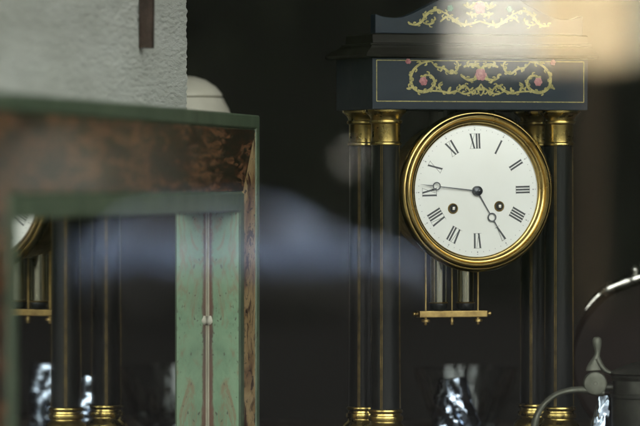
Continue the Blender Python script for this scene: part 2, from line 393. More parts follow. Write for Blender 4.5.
p = street_at(590, 60)
t = thing('wooden_post', 'tan wooden post by the hedge, seen as a soft upright reflection at right', 'post', p)
obj('shaft', lathe([(0.135, 0.0), (0.13, 0.02), (0.12, 2.3), (0.12, 2.85)], 16), varied('tan_wood', (0.07, 0.05, 0.028), (0.10, 0.07, 0.04), 5, (0.7, 0.9)), t)
obj('cap', lathe([(0.12, 2.852), (0.15, 2.86), (0.15, 2.90), (0.0, 2.98)], 16), mat('post_cap', (0.12, 0.10, 0.07), 0.6), t)

p = street_at(350, 61)  # white disc made up to stand in for a reflected glint
t = thing('glint_disc', 'small round white sign on a thin dark post, made up for a reflected glint', 'marker', p, math.atan2(VX.y, VX.x))
zc_ = ZC + 27 / F * 61
obj('post', lathe([(0.02, 0), (0.02, zc_ + 0.08)], 12), mat('dark_post', (0.015, 0.015, 0.015), 0.7), t)
for s_ in (1,):
    yy = 0.03 if Vector((-math.sin(t.rotation_euler.z), math.cos(t.rotation_euler.z), 0)).dot(VY) < 0 else -0.03
    obj('plate', lathe([(0, -0.004), (0.095, -0.004), (0.095, 0.004), (0, 0.004)], 28, 'Y', (0, yy, zc_)), mat('glint_white', (0.8, 0.8, 0.76), 0.6), t)
# parked car seen from the side; local +x is the nose, local y its width
def car():
    S = 58.0; nose = Vector(street_at(432, S)); tail = Vector(street_at(432 - 4.15 / S * F, S)); mid = (nose + tail) / 2
    d = (nose - tail).normalized()
    t = thing('parked_car', 'silver blue car parked outside, its blurred reflection crossing the lower middle', 'car', mid, math.atan2(d.y, d.x))
    paint = mat('silver_blue_paint', (0.26, 0.36, 0.60), 0.30, 0.2, 0.9); glass = mat('car_glass', (0.015, 0.02, 0.035), 0.12, 0.0)
    blk = mat('tyre', (0.015, 0.015, 0.015), 0.8); rim = mat('rim', (0.04, 0.04, 0.042), 0.5, 0.5); trim = mat('trim', (0.02, 0.02, 0.022), 0.5)
    low = [(-2.05, 0.30), (-2.08, 0.62), (-2.02, 0.86), (-1.75, 0.92), (0.75, 0.92), (1.05, 0.90), (1.60, 0.80), (1.95, 0.68), (2.07, 0.52), (2.05, 0.30), (1.72, 0.24)]
    def arch(cx): return [(cx + 0.36 * math.cos(a), 0.30 + 0.36 * math.sin(a)) for a in [i * PI / 10 for i in range(11)]]
    body = low + arch(1.25) + arch(-1.28) + [(-1.72, 0.24)]
    prof = [(-1.80, 0.92), (-1.45, 1.20), (-1.1, 1.31), (-0.4, 1.35), (0.1, 1.34), (0.48, 1.25), (1.10, 0.895)]
    bm = bmesh.new(); slab(bm, body, -0.82, 0.82); o1 = obj('body', bm, paint, t)
    bv = o1.modifiers.new('b', 'BEVEL'); bv.width = 0.06; bv.segments = 3; bv.limit_method = 'ANGLE'
    bm = bmesh.new(); a = [bm.verts.new((x, -0.80 + max(0, z - 0.92) * 0.42, z)) for x, z in prof]; b = [bm.verts.new((x, 0.80 - max(0, z - 0.92) * 0.42, z)) for x, z in prof]
    bm.faces.new(a); bm.faces.new(b)
    for i in range(len(prof) - 1): bm.faces.new((a[i], a[i + 1], b[i + 1], b[i]))
    bm.faces.new((a[0], a[-1], b[-1], b[0]))
    obj('cabin', bm, paint, t)
    for s in (-1, 1):
        for pts in ([(-1.62, 0.94), (-1.36, 1.19), (-1.05, 1.28), (-0.42, 1.315), (-0.42, 0.94)], [(-0.38, 0.94), (-0.38, 1.315), (0.04, 1.305), (0.22, 1.27), (0.60, 0.94)]):
            bm = bmesh.new(); bb = [bm.verts.new((x, s * (0.806 - (z - 0.92) * 0.42), z)) for x, z in pts]; cc = [bm.verts.new((x, s * (0.79 - (z - 0.92) * 0.42), z)) for x, z in pts]
            bm.faces.new(bb); bm.faces.new(cc)
            for i in range(len(pts)): bm.faces.new((bb[i], bb[(i + 1) % len(pts)], cc[(i + 1) % len(pts)], cc[i]))
            obj('side_window', bm, glass, t)
        for cx in (1.25, -1.28):
            wo = obj('wheel', lathe([(0.20, -0.09), (0.30, -0.10), (0.315, -0.07), (0.315, 0.07), (0.30, 0.10), (0.20, 0.09)], 28, 'Y', (cx, s * 0.74, 0.318)), blk, t)
            obj('rim', lathe([(0.20, -0.08), (0.20, 0.085), (0.05, 0.10), (0.0, 0.10)] if s < 0 else [(0.0, -0.10), (0.05, -0.10), (0.20, -0.085), (0.20, 0.08)], 20, 'Y', (cx, s * 0.74, 0.318)), rim, wo)
        obj('headlight', box(1.80, 2.045, *sorted((s * 0.5, s * 0.78)), 0.56, 0.66, bev=0.02), mat('lamp_glass', (0.25, 0.25, 0.25), 0.1), t)
        obj('door_mirror', box(0.78, 0.90, *sorted((s * 0.83, s * 0.98)), 0.93, 1.04, bev=0.03), trim, t)
    sm = [(0.53, 1.225), (1.05, 0.925)]
    bm = bmesh.new(); q = []
    for x, z in sm:
        for s in (-1, 1): q.append(bm.verts.new((x + 0.012, s * (0.72 - (z - 0.92) * 0.42), z + 0.012)))
    bm.faces.new((q[0], q[1], q[3], q[2])); bmesh.ops.solidify(bm, geom=bm.faces[:], thickness=0.008)
    obj('windscreen', bm, glass, t)
    for s in (-1, 1): obj('sill_shade', box(-1.98, 1.98, *sorted((s * 0.815, s * 0.845)), 0.25, 0.60, bev=0.01), trim, t)  # dark strips put in for the shade along the lower doors
    obj('bumper', box(2.0, 2.12, -0.7, 0.7, 0.30, 0.48, bev=0.03), trim, t)
car()

# ============================================================ plaster wall, mirror, table
MU = 8.0; tx, ty = math.sin(R(MU)), math.cos(R(MU))
Q = Vector((-113 / F * 3.83, 3.83, ZC)); MRZ = R(90 - MU)     # local x runs away along the mirror, -y faces the room
from mathutils import noise as mnoise
bm = box(-1.52, 0.086, 0.034, 0.27, 0.02, 3.49)
us = [-1.52 + 0.62 * i / 20 for i in range(20)] + [-0.90 + 0.985 * i / 150 for i in range(151)]
zs = [0.02 + 1.43 * i / 10 for i in range(10)] + [1.45 + 0.33 * i / 290 for i in range(291)] + [1.80 + 1.69 * i / 12 for i in range(13)]
gv = []
for iu, u in enumerate(us):
    col = []
    for z in zs:
        q = Vector((u * 110, z * 430, 3.1)); q2 = Vector((u * 22, z * 60, 9.7))
        hgt = 0.0012 * mnoise.noise(q) + 0.0007 * mnoise.noise(q * 1.7) + 0.0007 * mnoise.noise(q2)
        col.append(bm.verts.new((u + 0.0012 * mnoise.noise(q2 * 2.0) * (iu == len(us) - 1), 0.030 - hgt, z)))
    gv.append(col)
for c0, c1 in zip(gv, gv[1:]):
    for j in range(len(zs) - 1): bm.faces.new((c0[j], c1[j], c1[j + 1], c0[j + 1]))
e_ = [bm.verts.new((0.086, 0.036, z)) for z in zs]
for j in range(len(zs) - 1): bm.faces.new((gv[-1][j], e_[j], e_[j + 1], gv[-1][j + 1]))
wall = tag(obj('plaster_wall', bm, M['plaster'], smooth=60), 'rough white plaster wall behind the green mirror frame', 'wall')
wall.location = (Q.x, Q.y, 0); wall.rotation_euler = (0, 0, MRZ)

bm = bmesh.new()
bm_box(bm, -0.0045, 0.0045, -0.0115, 0.0, 0.1014, 0.42, bev=0.0012)
for v in bm.verts:
    f = (v.co.z - 0.1014) / 0.3; v.co.y *= 0.86 + 0.4 * min(1, max(0, f)); v.co.x += 0.004 * math.sin(f * 9)
bar = tag(obj('iron_bar', bm, M['iron'], smooth=40), 'short rusty iron bar fixed upright on the white plaster wall', 'bar')
bar.location = Q + Vector((tx, ty, 0)) * -0.13 - Vector((ty, -tx, 0)) * 0.029; bar.rotation_euler = (0, 0, MRZ)

# mirror frame: w = distance out from the inner edge, h = height above the glass
Lm = 0.858; ZT, ZB = -0.0207, -0.56
mir = thing('wall_mirror', 'large mirror in a worn green frame with brown marbled bands', 'mirror', Q, MRZ)
FW = 0.0753
green_prof = [(0, -0.012), (0, 0.0245), (0.0015, 0.026), (0.0138, 0.026), (0.0153, 0.0240), (0.0643, 0.0240), (0.0649, 0.0254), (0.0660, 0.0260), (0.0740, 0.0260), (0.0753, 0.0250), (0.0753, -0.027), (0.0, -0.027)]
band_prof = [(0.0155, 0.0236), (0.0162, 0.0247), (0.0634, 0.0247), (0.0641, 0.0236)]
inner = [(-Lm, ZT), (0, ZT), (0, ZB), (-Lm, ZB)]              # corners (u, z)
outd = [(-1, 1), (1, 1), (1, -1), (-1, -1)]
def rail(i, prof, seg=1, wob=0.0):
    j = (i + 1) % 4; bm = bmesh.new(); ends = []
    for k in (i, j):
        ends.append([bm.verts.new((inner[k][0] + outd[k][0] * wv * 1.3, -h, inner[k][1] + outd[k][1] * wv)) for wv, h in prof])
    n = len(prof)
    for a in range(n): bm.faces.new((ends[0][a], ends[0][(a + 1) % n], ends[1][(a + 1) % n], ends[1][a]))
    bm.faces.new(ends[0]); bm.faces.new(ends[1]); return bm
for i, nm in enumerate(('top_rail', 'stile', 'bottom_rail', 'stile')):
    r_ = obj(nm, rail(i, green_prof), M['shaded_green'], mir)
    me = r_.data; me.materials.append(M['green'])
    for pl in me.polygons:                                     # same paint all over; the rebate face gets the copy lightened for window light
        vs_ = [me.vertices[k].co for k in pl.vertices]
        if len(vs_) == 4 and max(v.y for v in vs_) > 0.011 and min(v.y for v in vs_) < -0.024 and max(v.y for v in vs_) < 0.013: pl.material_index = 1
    obj('marbled_band', rail(i, band_prof), M['marble_stile'] if i == 1 else M['marble_rail'], r_)
obj('glass', box(-Lm - 0.0, 0.0, -0.0005, 0.004, ZB, ZT), M['mirror'], mir)
bm = bmesh.new(); tube(bm, [(-0.0006, -0.0010, ZB), (-0.0006, -0.0010, ZT)], 0.0009, n=8)
obj('glass_bead', bm, varied('putty', (0.42, 0.40, 0.30), (0.30, 0.28, 0.21), 40), mir, 60)
bm = bmesh.new(); bmesh.ops.create_icosphere(bm, subdivisions=2, radius=0.0034)
for v in bm.verts: v.co = Vector((v.co.x * 0.6, v.co.y * 0.8, v.co.z * 1.1)) * (1 + 0.25 * random.uniform(-1, 1)) + Vector((-0.0015, -0.0022, (185 - 320) / F * 3.83))
obj('putty_lump', bm, M['cream'], mir, 80)

ZS = ZC - 0.225                                                # table top
bm = bmesh.new()
ol = [(-0.020, 2.75), (0.75, 2.60), (0.95, 4.75), (-0.55, 4.75), (-0.55, 4.15), (-0.02, 4.0)]
ol[0] = (Q.x + 0.045 - 1.0 * tx, 3.83 - 1.0 * ty)
a = [bm.verts.new((x, y, ZS)) for x, y in ol]; b = [bm.verts.new((x, y, ZS - 0.03)) for x, y in ol]
bm.faces.new(a); bm.faces.new(b)
for i in range(6): bm.faces.new((a[i], a[(i + 1) % 6], b[(i + 1) % 6], b[i]))
tbl = thing('display_table', 'dark wooden display table under the black clock', 'table')
obj('table_top', bm, M['shelf'], tbl)
for x, y in ((0.02, 2.95), (0.70, 2.75), (0.88, 4.65), (-0.48, 4.65)):
    obj('leg', box(x - 0.025, x + 0.025, y - 0.025, y + 0.025, 0.02, ZS - 0.031, bev=0.004), M['shelf'], tbl)

# ============================================================ the clock
CA = R(19.1); CLK = Vector((0.1199, 3.92, ZS))
clk = thing('mantel_clock', 'black four pillar mantel clock with brass bezel and white enamel dial', 'clock', CLK, CA)
def zp(py): return 0.225 + (185 - py) / 1275.0
W2, DP = 0.0727, 0.052
# plinth
def rect_loft(levels, hx, yf, yb):
    """levels: (side overhang, front overhang, back overhang, z)"""
    bm = bmesh.new(); rings = []
    for sx, fo, bo, z in levels:
        rings.append([bm.verts.new(q) for q in ((-hx - sx, yf - fo, z), (hx + sx, yf - fo, z), (hx + sx, yb + bo, z), (-hx - sx, yb + bo, z))])
    for a, b in zip(rings, rings[1:]):
        for i in range(4): bm.faces.new((a[i], a[(i + 1) % 4], b[(i + 1) % 4], b[i]))
    bm.faces.new(rings[0]); bm.faces.new(rings[-1]); return bm
z1 = zp(436)
obj('plinth', rect_loft([(0.004, 0.004, 0.004, 0.0), (0.004, 0.004, 0.004, 0.009), (0.002, 0.002, 0.002, 0.0105), (0, 0, 0, 0.0115), (0, 0, 0, z1 - 0.001), (-0.001, -0.001, -0.001, z1)], 0.095, -0.022, DP + 0.022), M['ebony'], clk)
# columns
def column(x, y):
    rs = 14.3 / 1275
    sh = obj('column', lathe([(rs * 1.05, zp(409)), (rs * 1.03, zp(380)), (rs, zp(300)), (rs * 0.985, zp(143))], 40, at=(x, y, 0)), M['ebony'], clk, 40)
    k = 1 / 1275
    cap = [(14.6, 145.6), (15.6, 145), (15.8, 143.6), (15.3, 142.4), (14.5, 141.8), (14.4, 124.8), (14.8, 124), (16.4, 123.2), (16.7, 122), (16.3, 120.8), (15.0, 120.2), (15.4, 118), (17.2, 115.5), (19.8, 113.2), (21.0, 112.2), (21.2, 110.2)]
    obj('capital', lathe([(r * k, zp(h)) for r, h in cap], 48, at=(x, y, 0)), M['brass'], sh, 35)
    bas = [(22.5, 436), (22.8, 433), (21.8, 428.5), (19.5, 425), (16.6, 422.4), (15.6, 421), (15.4, 420), (17.0, 419.2), (17.6, 417), (17.2, 414.8), (15.6, 414), (15.3, 412.2), (16.6, 411.4), (17.2, 409.8), (16.8, 408.4), (15.2, 407.6)]
    obj('base', lathe([(r * k, zp(h)) for r, h in bas], 48, at=(x, y, 0)), M['brass'], sh, 35)
    bm = bmesh.new()
    for q in range(4):
        for da in (-0.055, 0.055):
            an = R(-90 - 37 + 90 * q) + da; r0 = rs * 1.05; n = 12
            L = []
            for e in range(n + 1):
                f = e / n; hh = 408.5 + (144 - 408.5) * f; rr = rs * (1.05 - 0.065 * f) + 0.00012
                L.append((rr, zp(hh)))
            dw = 0.026
            for (ra, za), (rb, zb) in zip(L, L[1:]):
                vv = [bm.verts.new((x + r_ * math.cos(an + s * dw), y + r_ * math.sin(an + s * dw), z_)) for r_, z_, s in ((ra, za, -1), (ra, za, 1), (rb, zb, 1), (rb, zb, -1))]
                bm.faces.new(vv)
    bmesh.ops.remove_doubles(bm, verts=bm.verts, dist=1e-6)
    bmesh.ops.solidify(bm, geom=bm.faces[:], thickness=0.0004)
    obj('stringing', bm, M['string'], sh)
for x, y in ((-W2, 0), (W2, 0), (-W2, DP), (W2, DP)): column(x, y)

# frieze block, cornice, crest
HX, YF, YB = 0.0900, -0.0175, DP + 0.015
zf0, zf1 = zp(110), zp(59)
fr = obj('frieze', box(-HX, HX, YF, YB, zf0, zf1, bev=0.0006), M['ebony_front'], clk)
obj('cornice', rect_loft([(-0.002, -0.002, -0.002, zf1), (0.0030, 0.003, 0.003, zf1 + 0.0003), (0.0066, 0.006, 0.0066, zp(58)), (0.0070, 0.0064, 0.0070, zp(55.5)), (0.0064, 0.0060, 0.005, zp(54.6)), (0.0050, 0.0050, 0.0, zp(52)),
      (0.0025, 0.0035, -0.010, zp(49)), (0.0015, 0.0028, -0.016, zp(46.6)), (0.0026, 0.0036, -0.018, zp(46.2)), (0.0026, 0.0036, -0.019, zp(44.8)), (0.0, 0.001, -0.022, zp(44.2)), (0.0, 0.0005, -0.023, zp(36.2)), (-0.001, -0.0005, -0.024, zp(35))], HX, YF, YB), M['cornice'], clk)
KX = 1198.0
def fx(px, y=YF): return (px - 385.7 + y * 433) / KX - W2          # front-plane x of a photo column
crest_l = catmull([(374, 15.5), (382, 18.2), (392, 19.2), (402, 18.2), (412, 14.2), (424, 8), (436, 1.5), (448, -5), (460, -11), (468, -13.5)], 4)
cxm = -0.0867
def cx_(px): return cxm + (px - 374) / KX
xm = 0.0
left = [(cx_(p), zp(q)) for p, q in crest_l]
left = [(x, z) for x, z in left if x < -0.004]
out = left + [(0, left[-1][1] + 0.001)] + [(-x, z) for x, z in reversed(left)]
out = [(cxm, zp(35) + 0.0002)] + out + [(-cxm, zp(35) + 0.0002)]
YC = -0.0150
bm = bmesh.new(); slab(bm, out, YC, YC + 0.011)
cr = obj('crest', bm, M['ebony_front'], clk)
bvm = cr.modifiers.new('b', 'BEVEL'); bvm.width = 0.0005; bvm.segments = 2; bvm.limit_method = 'ANGLE'

# brass line border on the frieze
bm = bmesh.new()
def line(x0, z0_, x1, z1_, wd): ribbon(bm, [(x0, z0_), (x1, z1_)], [wd, wd], YF - 0.0002, 0.0002)
xl, xr, zb_, zt_ = -HX + 0.0035, HX - 0.0035, zp(102), zp(61.5)
line(xl, zb_, xr, zb_, 0.0007); line(xl, zt_, xr, zt_, 0.0006); line(xl, zb_, xl, zt_, 0.0006); line(xr, zb_, xr, zt_, 0.0006)
obj('line_inlay', bm, M['inlay'], fr)

def zoomx(u): return 400 + u / 3.875                            # coordinates read off an enlargement
def zoomy(v): return v / 3.875
MX = 303.0
def scrolls(curves, leaves, y, parent, conv):
    bm = bmesh.new(); k = 0
    for pts, wd in curves:
        for mir_ in (False, True):
            q = [conv(2 * MX - u if mir_ else u, v) for u, v in pts]
            k += 1
            ribbon(bm, q, wd, y - 0.00015 - 0.000003 * k, 0.0002, 6)
    rnd = random.Random(len(curves) * 31)
    for pts, wd in curves:                                          # small acanthus leaves sprouting along every stem
        cp = catmull([(p[0], p[1]) for p in pts], 5)
        for i in range(3, len(cp) - 2, 3):
            dx_, dy_ = cp[i + 1][0] - cp[i - 1][0], cp[i + 1][1] - cp[i - 1][1]
            for sd_ in ((-1, 1)[(i // 3) % 2],):
                a0 = math.atan2(-dy_, dx_) + sd_ * rnd.uniform(0.6, 1.0); L = rnd.uniform(0.0022, 0.0036); w_ = rnd.uniform(0.0008, 0.0015)
                for mir_ in (False, True):
                    c0 = conv(2 * MX - cp[i][0] if mir_ else cp[i][0], cp[i][1]); aa = PI - a0 if mir_ else a0; k += 1
                    sg = -sd_ if mir_ else sd_
                    tip = (c0[0] + L * math.cos(aa), c0[1] + L * math.sin(aa)); mp_ = ((c0[0] + tip[0]) / 2 - sg * 0.36 * L * math.sin(aa), (c0[1] + tip[1]) / 2 + sg * 0.36 * L * math.cos(aa))
                    ribbon(bm, [c0, mp_, tip], w_, y - 0.00015 - 0.000003 * k, 0.0002, 4)
    for (u, v, a, L, wd) in leaves:
        for mir_ in (False, True):
            uu = 2 * MX - u if mir_ else u; aa = PI - a if mir_ else a
            c0 = conv(uu, v); k += 1
            tip = (c0[0] + L * math.cos(aa), c0[1] + L * math.sin(aa)); midp = ((c0[0] + tip[0]) / 2 - 0.18 * L * math.sin(aa), (c0[1] + tip[1]) / 2 + 0.18 * L * math.cos(aa))
            ribbon(bm, [c0, midp, tip], wd, y - 0.00015 - 0.000003 * k, 0.0002, 5)
    return obj('scroll_inlay', bm, M['inlay'], parent)
def conv_f(u, v): return ((u - MX) / 3.875 / KX, zp(zoomy(v)))
frieze_curves = [
    ([(112, 240), (75, 248), (45, 272), (32, 305), (40, 340), (70, 358), (104, 352), (124, 326), (112, 298), (88, 294), (76, 306)], 0.0024),
    ([(112, 242), (132, 262), (160, 268), (186, 286), (208, 276), (216, 252), (206, 240)], 0.0019),
    ([(104, 354), (150, 356), (180, 362), (214, 352), (236, 334), (252, 344), (262, 360)], 0.0020),
    ([(214, 356), (244, 366), (276, 352), (300, 336)], 0.0017),
    ([(236, 262), (262, 252), (290, 258), (303, 272)], 0.0026),
    ([(232, 300), (258, 312), (284, 306), (303, 296)], 0.0024),
    ([(303, 372), (292, 352), (303, 326)], 0.0014),
    ([(150, 352), (140, 332), (154, 320)], 0.0014),
]
frieze_leaves = [(36, 340, 3.4, 0.0045, 0.0018), (36, 300, 2.4, 0.003, 0.0014), (75, 250, 2.2, 0.003, 0.0014), (150, 264, -1.9, 0.0035, 0.0016), (180, 284, 0.4, 0.004, 0.0018), (180, 358, 1.2, 0.0040, 0.0018),
                 (150, 356, 1.9, 0.004, 0.0016), (232, 342, 2.4, 0.004, 0.0018), (262, 356, -1.0, 0.0035, 0.0017), (280, 352, -2.0, 0.0035, 0.0016), (240, 300, 2.6, 0.004, 0.002), (256, 262, 1.9, 0.0032, 0.0018), (280, 256, 1.3, 0.003, 0.0018), (262, 310, -1.2, 0.003, 0.0016)]
scrolls(frieze_curves, frieze_leaves, YF, fr, conv_f)
def conv_c(u, v): return ((u - MX) / 3.875 / KX, zp(zoomy(v)))
crest_curves = [
    ([(32, 98), (58, 100), (80, 86), (96, 62), (120, 46), (146, 44), (152, 56)], 0.0023),
    ([(84, 92), (104, 98), (124, 90), (116, 78)], 0.0017),
    ([(150, 88), (172, 70), (192, 72), (212, 88), (240, 98), (270, 94), (303, 84)], 0.0023),
    ([(192, 74), (176, 58), (158, 50)], 0.0015),
    ([(240, 20), (262, 30), (282, 20), (303, 8)], 0.0026),
    ([(250, 52), (276, 60), (303, 52)], 0.0024),
]
crest_leaves = [(40, 98, 2.6, 0.0035, 0.0018), (92, 68, 2.2, 0.003, 0.0015), (124, 46, 0.6, 0.003, 0.0016), (210, 88, 1.0, 0.004, 0.0018), (230, 96, -0.6, 0.004, 0.0018), (262, 30, 2.0, 0.004, 0.002), (268, 60, -1.2, 0.003, 0.0018), (250, 94, 1.4, 0.003, 0.0015)]
scrolls(crest_curves, crest_leaves, YC, cr, conv_c)
def rosette(u, v, r, y, parent, m, name='rose_inlay'):
    x, z = conv_f(u, v); bm = bmesh.new(); rnd = random.Random(int(u * 7 + v))
    for ring, (n_, rr, pr) in enumerate(((6, 0.62, 0.46), (5, 0.32, 0.36), (1, 0.0, 0.28))):
        for i in range(n_):
            a = 2 * PI * i / n_ + rnd.uniform(-0.2, 0.2); h0 = 0.0003 + 0.00012 * ring + 0.00002 * i
            q = r * pr * rnd.uniform(0.85, 1.15)
            lathe([(q, -0.0003), (q, h0), (q * 0.6, h0 + 0.00025), (0, h0 + 0.0001)], 14, 'Y', (x + r * rr * math.cos(a), y, z + r * rr * math.sin(a)), bm=bm)
    obj(name, bm, m, parent, 40)
for u, v, r in ((80, 318, 0.0032), (526, 318, 0.0032), (303, 290, 0.0048), (22, 242, 0.0022), (584, 242, 0.0022)): rosette(u, v, r, YF, fr, M['rose'])
rosette(303, 32, 0.0046, YC, cr, M['rose'])
for u in (188, 418): rosette(u, 36, 0.0024, YC, cr, M['green_inlay'], 'leaf_inlay')

# movement drum, bezel, dial
DZ = zp(190.9); DX = 0.0
rb = 81.2 / 1275
k = rb / 81.0
bez = [(66.0, -0.0030), (65.6, 0.0020), (66.4, 0.0026), (67.4, 0.0028), (68.0, 0.0040), (69.2, 0.0052), (70.6, 0.0053), (71.6, 0.0044), (72.0, 0.0048), (72.8, 0.0072), (74.4, 0.0084), (76.0, 0.0080), (77.0, 0.0064), (77.4, 0.0056), (78.2, 0.0056), (79.6, 0.0046), (80.8, 0.0024), (81.0, 0.0), (80.2, -0.003), (78, -0.0034)]
YB0 = -0.0065
obj('bezel', lathe([(r * k, h) for r, h in bez], 128, 'Y', (DX, YB0, DZ), cap=False), M['bezel'], clk, 50)
obj('movement_drum', lathe([(0.0, -0.056), (0.052, -0.056), (0.054, -0.054), (0.054, -0.006), (0.062, -0.0035), (0.062, -0.002), (0.0, -0.002)], 64, 'Y', (DX, YB0, DZ)), M['dull_brass'], clk, 40)
obj('drum_bracket', box(-0.020, 0.020, 0.004, 0.046, DZ + 0.050, zf0 - 0.0002, bev=0.001), M['ebony'], clk)
YD = YB0 - 0.0002                                               # enamel front
rd = 66.0 * k
dome = lambda r: 0.0014 * (1 - (r / rd) ** 2)
dial = obj('dial', lathe([(rd, -0.0015)] + [(rd * f, dome(rd * f)) for f in (1, 0.9, 0.8, 0.65, 0.5, 0.3, 0.12, 0.0)], 96, 'Y', (DX, YD, DZ)), M['enamel'], clk, 40)
TW = R(1.5)                                                     # dial sits a touch askew
def dp(r, a, off=0.0):                                          # a: clockwise from twelve
    return (DX + r * math.sin(a - TW) + off * math.cos(a - TW), DZ + r * math.cos(a - TW) - off * math.sin(a - TW))
def dslab(bm, pts, lift=0.00010, t=0.0012):
    """pts (x, z, r): a thin plate hugging the domed dial"""
    a = [bm.verts.new((x, YD - dome(r) - lift, z)) for x, z, r in pts]; b = [bm.verts.new((x, YD - dome(r) + t * 0.2, z)) for x, z, r in pts]
    bm.faces.new(a); bm.faces.new(b)
    for i in range(len(a)): bm.faces.new((a[i], a[(i + 1) % len(a)], b[(i + 1) % len(b)], b[i]))
def q4(bm, a, pts, lift):                                       # pts in numeral space: (sideways, radius)
    L = []
    for off, r in pts:
        x, z = dp(r, a, off); L.append((x, z, r))
    dslab(bm, L, lift)
ROM = ['XII', 'I', 'II', 'III', 'IIII', 'V', 'VI', 'VII', 'VIII', 'IX', 'X', 'XI']
r0_, r1_ = 0.640 * rd, 0.865 * rd
TH, TN = 0.00142, 0.00026
for h_, txt in enumerate(ROM):
    bm = bmesh.new(); a = R(30 * h_)
    wid = {'I': 0.0022, 'V': 0.0046, 'X': 0.0050}; tot = sum(wid[c] for c in txt); x = -tot / 2; lv = 0.00010
    for c in txt:
        c0, c1 = x + 0.0003, x + wid[c] - 0.0003; cm = (c0 + c1) / 2; lv += 0.000012
        if c == 'I': q4(bm, a, [(cm - TH / 2, r0_), (cm + TH / 2, r0_), (cm + TH / 2, r1_), (cm - TH / 2, r1_)], lv)
        if c == 'V':
            q4(bm, a, [(cm - TH / 2, r0_), (cm + TH / 2, r0_), (c0 + TH, r1_), (c0, r1_)], lv)
            q4(bm, a, [(cm - TN / 2, r0_), (cm + TN / 2, r0_), (c1, r1_), (c1 - TN, r1_)], lv + 0.00002)
        if c == 'X':
            q4(bm, a, [(c1 - TH, r0_), (c1, r0_), (c0 + TH, r1_), (c0, r1_)], lv)
            q4(bm, a, [(c0, r0_), (c0 + TN, r0_), (c1, r1_), (c1 - TN, r1_)], lv + 0.00002)
        x += wid[c]
    for rr in (r0_, r1_):
        q4(bm, a, [(-tot / 2, rr - 0.00009), (tot / 2, rr - 0.00009), (tot / 2, rr + 0.00009), (-tot / 2, rr + 0.00009)], 0.00018)
    obj('numeral', bm, M['numeral'], dial)
bm = bmesh.new()
for i in range(60):
    a = R(6 * i); big = i % 5 == 0; rr = 0.925 * rd; s = 0.00042 if big else 0.00022
    q4(bm, a, [(-s, rr - s * 1.6), (s, rr - s * 1.6), (s, rr + s * 1.6), (-s, rr + s * 1.6)], 0.00012)
    if big:
        q4(bm, a, [(-0.0007, 0.955 * rd), (0.0007, 0.955 * rd), (0.0005, 0.962 * rd), (-0.0005, 0.962 * rd)], 0.00013)
obj('minute_track', bm, M['track'], dial)

# winding holes
for dx, dz in ((-23.4 / 1190, -17.6 / 1275), (22.6 / 1190, -15.4 / 1275)):
    q = (DX + dx, YD, DZ + dz); rr = 5.3 / 1275
    hc = dome(math.hypot(dx, dz))
    wh = obj('winding_hole', lathe([(rr * 0.74, hc - 0.001), (rr * 0.76, hc + 0.0006), (rr * 0.88, hc + 0.0010), (rr, hc + 0.0004), (rr * 1.02, hc - 0.001)], 32, 'Y', q, cap=False), M['dull_brass'], dial, 40)
    obj('hole', lathe([(rr * 0.78, hc - 0.0008), (rr * 0.78, hc + 0.0003), (0, hc + 0.0003)], 24, 'Y', q), M['hole'], wh)
    s = rr * 0.26
    obj('arbor', box(q[0] - s, q[0] + s, YD - hc - 0.0022, YD - hc - 0.0001, q[2] - s * 1.1, q[2] + s * 1.1, bev=0.0002), M['silver'], wh)

# moon hands
def hand(name, ang, r_ring, ring, r_tip, lift, w0):
    bm = bmesh.new(); a = R(ang) + TW; y0, y1 = YD - 0.0014 - lift, YD - 0.0014 - lift + 0.0004
    def st(pts): slab(bm, [dp(r, a, o_) for o_, r in pts], y0, y1)
    st([(-w0, 0.001), (w0, 0.001), (w0 * 0.6, r_ring - ring * 0.9), (-w0 * 0.6, r_ring - ring * 0.9)])
    st([(-w0 * 0.9, r_ring + ring * 0.9), (w0 * 0.9, r_ring + ring * 0.9), (0.00005, r_tip), (-0.00005, r_tip)])
    n = 28; cx0, cz0 = dp(r_ring, a)
    for i in range(n):
        t0, t1 = 2 * PI * i / n, 2 * PI * (i + 1) / n
        slab(bm, [(cx0 + q_ * math.cos(t_), cz0 + q_ * math.sin(t_)) for q_, t_ in ((ring, t0), (ring, t1), (ring * 0.74, t1), (ring * 0.74, t0))], y0 - 0.0001, y1)
    obj(name, bm, M['steel'], clk)
hand('hour_hand', 148.8, 2.42e-2, 3.6e-3, 4.45e-2, 0.0012, 0.00052)
hand('minute_hand', 276.2, 3.43e-2, 3.3e-3, 4.78e-2, 0.0024, 0.00046)
ra = 5.0 / 1275
obj('hand_boss', lathe([(ra, 0.0008), (ra, 0.0042), (ra * 0.9, 0.0056), (ra * 0.55, 0.0064), (ra * 0.3, 0.0066), (ra * 0.25, 0.0078), (0, 0.008)], 28, 'Y', (DX, YD, DZ)), M['steel'], clk, 40)

